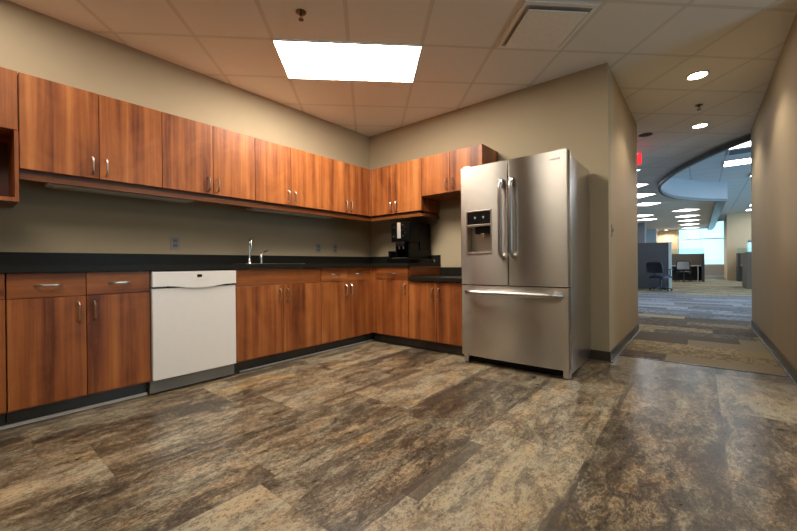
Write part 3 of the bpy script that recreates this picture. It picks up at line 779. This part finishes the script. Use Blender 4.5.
# sprinklers
for (p, lab) in (((1.404, -2.159), 'brass sprinkler head in the ceiling above the bright kitchen light'), ((3.574, 1.702), 'dark sprinkler head between the two hallway downlights')):
    o = thing('sprinkler_head', lab, 'sprinkler', (p[0], p[1], H), 'sprinkler heads')
    MB().lathe([(.036, -.001), (.034, -.006), (.014, -.010), (.012, -.011)], (p[0], p[1], H), 24).build('escutcheon', 'sprinkler_brass', o, True)
    m = MB(); m.cyl((p[0], p[1], H-.026), (p[0], p[1], H-.010), .009, n=12)
    m.tube([(p[0]-.008, p[1], H-.024), (p[0]-.016, p[1], H-.036), (p[0], p[1], H-.052)], .003, 6).tube([(p[0]+.008, p[1], H-.024), (p[0]+.016, p[1], H-.036), (p[0], p[1], H-.052)], .003, 6)
    m.build('frame_arms', 'sprinkler_brass', o, True)
    MB().cyl((p[0], p[1], H-.056), (p[0], p[1], H-.052), .018, n=16).build('deflector', 'sprinkler_brass', o)
o = thing('ceiling_speaker', 'dark round grille in the ceiling above the red exit sign', 'vent', (2.99, 2.47, H))
MB().lathe([(.085, -.001), (.085, -.006), (.075, -.009)], (2.99, 2.47, H), 28).build('grille', 'vent_dark', o, True)
# exit sign, mostly behind the hallway corner
o = thing('exit_sign', 'red lit EXIT sign hanging from the ceiling at the end of the hallway', 'sign', (2.72, 3.0, 2.45))
MB().box(2.60, 2.885, 3.0, 3.03, 2.41, 2.585, .003).build('face', 'exit_red', o)
MB().box(2.70, 2.78, 2.99, 3.04, 2.586, H-.001, .003).build('mount', 'fixture_white', o)
L_ = MB(); ya, yb = 2.992, 2.9995; zb, zt = 2.425, 2.575; w_ = .050; st = .014
def bar2(x0, x1, z0, z1): L_.box(x0, x1, ya, yb, z0, z1)
x = 2.612
bar2(x, x+st, zb, zt); bar2(x+st, x+w_, zb, zb+st); bar2(x+st, x+w_, zt-st, zt); bar2(x+st, x+w_-.008, (zb+zt-st)/2, (zb+zt+st)/2)
x += .066
L_.prism([(x, zb), (x+st, zb), (x+w_, zt), (x+w_-st, zt)], 1, ya, yb); L_.prism([(x, zt), (x+st, zt), (x+w_, zb), (x+w_-st, zb)], 1, ya-.0005, yb)
x += .070; bar2(x, x+st, zb, zt); x += .034
bar2(x, x+w_+.008, zt-st, zt); bar2(x+.02, x+.02+st+.010, zb, zt-st)
L_.build('letters', 'exit_letters', o)

# office lights in the low ceiling (square, on the same turned grid)
q = GC
def tip_panel(tx, ty, lab):
    # (tx, ty) is the corner pointing at the wall side
    c = Vector((tx, ty, 0)) - E1*(q/2) + E2*(q/2)
    ceiling_panel(c, q-.01, q-.01, GA, H, 'office_light', lab, 'square office ceiling lights', fr_w=.012)
nth = ['nearest', 'second nearest', 'third nearest', 'fourth nearest', 'farthest']
for k, (x, y) in enumerate([(2.72, 4.72), (2.70, 6.41), (2.71, 8.02), (2.71, 9.90), (2.26, 13.19), (2.26, 14.88)]):
    tip_panel(x, y, ['small sliver of a square ceiling light under the red exit sign', 'first full square light left of the curved opening', 'second square light left of the curved opening', 'third square light left of the curved opening, by its far end', 'fourth square light in the left column, above the grey column', 'last square light in the left column, above the grey column'][k])
for k, y in enumerate([12.50, 14.60, 16.62, 18.80, 21.15]):
    tip_panel(3.61, y-.0, nth[k] + ' square light in the column over the desk with glass')
# lights in the high ceiling
for k, (x, y, lab) in enumerate([(4.61, 5.79, 'big ceiling light just past the curved edge, left of the hallway wall'), (4.61, 7.52, 'second big light in the high ceiling beyond the curved edge'), (5.20, 9.35, 'third light of the high ceiling, only a tip shows'), (5.72, 16.5, 'light tip in the high ceiling above the far beige wall'), (5.74, 18.35, 'last high ceiling light above the far beige wall')]):
    ceiling_panel((x, y), 1.22, .61, 0, HH, 'high_light', lab, 'high ceiling lights', fr_w=.012)
o = thing('ceiling_return', 'dark return grille between the two big lights of the high ceiling', 'vent', (4.61, 6.43, HH))
MB().box(4.02, 5.21, 6.20, 6.66, HH-.010, HH-.001, .002).build('frame', 'window_frame_mat', o)
m = MB()
for k in range(11): m.box(4.05, 5.18, 6.225+k*.038, 6.24+k*.038, HH-.016, HH-.0101)
m.build('louver', 'column_grey', o)

# ------------------------------------------------------------------ office furniture
o = thing('partition_wall', 'tall blue-grey fabric cubicle wall with a pale end post', 'partition', (1.9, 10.84, 0))
MB().box(.6, 2.79, 10.80, 10.87, .02, 1.50, .004).build('fabric_panel', 'panel_grey', o)
MB().box(2.792, 2.872, 10.79, 10.88, .0, 1.53, .006).build('end_post', 'panel_trim', o)
MB().box(.6, 2.79, 10.795, 10.875, 1.502, 1.525, .004).build('top_cap', 'panel_dark', o)
MB().box(2.66, 2.725, 10.88, 13.2, .0, 1.50, .006).build('return_panel', 'panel_grey', o)

def chair(loc, rz, frame, back, label, hb):
    t_ = thing('office_chair', label, 'chair', (0, 0, 0), 'office chairs')
    m = MB()
    for k in range(5):
        a = 2*PI*k/5+.3; c_, s_ = math.cos(a), math.sin(a)
        m.tube([(0, 0, .10), (.16*c_, .16*s_, .085), (.29*c_, .29*s_, .062)], [.026, .020, .014], 8)
    m.build('star_base', frame, t_, True)
    for k in range(5):
        a = 2*PI*k/5+.3; c_, s_ = math.cos(a)*.29, math.sin(a)*.29
        MB().cyl((c_-.012, s_, .027), (c_+.012, s_, .027), .027, n=14).build('caster', 'rubber', t_, True)
    MB().cyl((0, 0, .09), (0, 0, .42), .024, n=14).build('column', frame, t_, True)
    m = MB()
    def seatf(u, v):
        x = (u-.5)*.50; y = (v-.5)*.48; k = 1-max(abs(u-.5), abs(v-.5))*.6
        return (x*(1-.15*abs(2*v-1)**3), y*(1-.15*abs(2*u-1)**3), .49-.03*abs(2*u-1)**4-.03*abs(2*v-1)**4)
    m.grid(seatf, 10, 10); g_ = bmesh.ops.extrude_face_region(m.bm, geom=m.bm.faces[:])
    bmesh.ops.translate(m.bm, vec=(0, 0, -.06), verts=[v for v in g_['geom'] if isinstance(v, bmesh.types.BMVert)])
    m.build('seat', frame if back != frame else back, t_, True)
    m = MB()
    def backf(u, v):
        x = (u-.5)*.46*(1-.12*abs(2*v-1)**3); z_ = .56+v*hb
        return (x, .235+.05*v-.06*(1-(2*u-1)**2)*.6, z_)
    m.grid(backf, 10, 10); g_ = bmesh.ops.extrude_face_region(m.bm, geom=m.bm.faces[:])
    bmesh.ops.translate(m.bm, vec=(0, .018, 0), verts=[v for v in g_['geom'] if isinstance(v, bmesh.types.BMVert)])
    m.build('backrest', back, t_, True)
    zt = .56+hb
    m = MB(); m.tube([(-.235, .26, .56), (-.24, .275, (.56+zt)/2), (-.225, .30, zt-.02), (-.18, .30, zt+.02), (0, .275, zt+.025), (.18, .30, zt+.02), (.225, .30, zt-.02), (.24, .275, (.56+zt)/2), (.235, .26, .56)], .021, 8)
    m.tube([(0, .05, .44), (0, .22, .45), (0, .27, .56)], .022, 8)
    m.build('back_frame', frame, t_, True)
    for s_ in (-1, 1):
        m = MB(); m.tube([(s_*.20, 0, .44), (s_*.29, .0, .50), (s_*.30, .03, .66)], .014, 8).box(s_*.30-.03, s_*.30+.03, -.10, .14, .66, .685, .01)
        m.build('armrest', frame, t_, True)
    t_.location = loc; t_.rotation_euler = (0, 0, rz)
    return t_
chair((2.62, 10.30, 0), math.radians(150), 'chair_navy', 'chair_navy', 'dark navy office chair in front of the blue-grey cubicle wall', .30)
chair((3.00, 17.05, 0), math.radians(178), 'chair_black', 'chair_mesh_grey', 'grey-backed black office chair at the far desk', .34)

def workstation(x0, x1, y, side, label, dlabel, left_panel=False, depth=.8, gl=True, zc=1.24):
    o = thing('cubicle', label, 'partition', ((x0+x1)/2, y+depth, 0), 'low cubicles')
    MB().box(x0, x1, y+depth-.06, y+depth, .02, zc, .004).build('back_panel', 'panel_taupe', o)
    xs = (x1-.10, x1) if side > 0 else (x0, x0+.10)
    MB().box(xs[0], xs[1], y-.05, y+depth-.061, 0, zc, .004).build('side_panel', 'panel_dark', o)
    MB().box(min(x0, xs[0]), max(x1, xs[1]), y+depth-.065, y+depth+.005, zc+.001, zc+.02, .003).build('top_cap', 'panel_dark', o)
    if gl:
        g = MB().box(x0+.02, x1-.02, y+depth-.036, y+depth-.028, zc+.021, zc+.26).build('glass_screen', 'glass', o)
        for xx in (x0+.02, x1-.03): MB().box(xx, xx+.012, y+depth-.04, y+depth-.024, zc+.021, zc+.29).build('screen_post', 'panel_trim', o)
    d = thing('desk', dlabel, 'desk', ((x0+x1)/2, y+.35, 0), 'desks')
    a, b = (x0, x1-.102) if side > 0 else (x0+.102, x1)
    MB().box(a, b, y, y+depth-.065, .69, .725, .004).build('desk_top', 'desk_top', d)
    lx = b-.14 if side > 0 else (a+b)/2
    MB().box(lx, lx+.035, y+.02, y+.6, 0, .689, .003).build('leg', 'desk_leg', d)
    MB().box(a+.02, a+.05, y+.05, y+.6, 0, .689, .003).build('leg', 'panel_dark', d)
    MB().box(a+.051, b-.002, y+.62, y+.64, .05, .689).build('modesty_panel', 'panel_dark', d)
workstation(2.30, 3.72, 17.3, 1, 'low taupe cubicle with a glass top strip in front of the far window', 'pale desk behind the grey-backed chair')
workstation(4.86, 5.90, 18.5, -1, 'low taupe cubicle beside the far beige wall', 'desk in the cubicle by the far beige wall')
o = thing('partition_wall', 'taupe cubicle end panel at the hallway wall, with a dark edge', 'partition', (4.79, 12.6, 0))
MB().box(4.73, 4.86, 12.55, 14.2, 0, 1.19, .005).build('fabric_panel', 'panel_taupe', o)
MB().box(4.862, 5.6, 12.55, 12.62, 0, 1.19, .005).build('return_panel', 'panel_dark', o)

# ------------------------------------------------------------------ daylight
w = bpy.data.worlds.new('World'); bpy.context.scene.world = w; w.use_nodes = True
bg = w.node_tree.nodes['Background']; bg.inputs[0].default_value = (.68, .92, 1.0, 1); bg.inputs[1].default_value = 1.25
def area(name, loc, rot, sx, sy, col, power):
    l = bpy.data.lights.new(name, 'AREA'); l.shape = 'RECTANGLE'; l.size = sx; l.size_y = sy; l.color = col; l.energy = power
    o = bpy.data.objects.new(name, l); C.objects.link(o); o.location = loc; o.rotation_euler = rot; return o
DAY = (.55, .75, 1.0)
area('daylight_far_window', (3.6, YF+.5, 1.9), (math.radians(-90), 0, 0), 2.0, 2.3, DAY, 18)
area('daylight_right_window', (11.3, 10.5, 1.8), (0, math.radians(90), 0), 2.2, 15, DAY, 900)
area('daylight_kitchen_window', (KX+.3, -1.1, 1.3), (0, math.radians(90), 0), 2.2, 1.5, DAY, 22)

for c in (cell(6.57, .5), cell(8.6, 2.55), Vector((2.1, 21.9, 0))):  # last one is the lamp of the added far-wall downlight
    l = bpy.data.lights.new('downlight_lamp', 'SPOT'); l.energy = 30 if c.y < 10 else 80; l.color = (1, .86, .68); l.spot_size = math.radians(125 if c.y < 10 else 160); l.spot_blend = .5; l.shadow_soft_size = .06
    o = bpy.data.objects.new('downlight_lamp', l); C.objects.link(o); o.location = (c.x, c.y, H-.03)

# unseen dark door added to the rear wall to band the refrigerator's steel
dd = MB().box(.15, 1.0, -6.599, -6.56, .005, 2.10, .003).build('added_door', 'wood_dark'); struct(dd)
MB().box(.22, .26, -6.5595, -6.51, .95, 1.08, .004).build('handle', 'nickel', dd)

# ------------------------------------------------------------------ camera
cam = bpy.data.cameras.new('camera'); co = bpy.data.objects.new('camera', cam); C.objects.link(co)
cam.sensor_width = 36; cam.lens = 36*368.604/797; cam.clip_end = 200
Rt = Vector((0.77368096, 0.63350364, -0.00953518)); Up = Vector((0.00521152, 0.00868604, 0.9999487)); Fw = Vector((-0.63355396, 0.77369096, -0.00341871))
M = Matrix((( Rt.x, Up.x, -Fw.x, 3.5767), (Rt.y, Up.y, -Fw.y, -3.7524), (Rt.z, Up.z, -Fw.z, .9029), (0, 0, 0, 1)))
co.matrix_world = M
sc = bpy.context.scene; sc.camera = co
sc.view_settings.view_transform = 'Standard'; sc.view_settings.look = 'None'; sc.view_settings.gamma = 1; sc.view_settings.exposure = 0.36
sc.view_settings.use_curve_mapping = False
sc.cycles.use_denoising = True
sc.cycles.max_bounces = 8; sc.cycles.diffuse_bounces = 5; sc.cycles.sample_clamp_indirect = 8
sc.cycles.caustics_reflective = False; sc.cycles.caustics_refractive = False
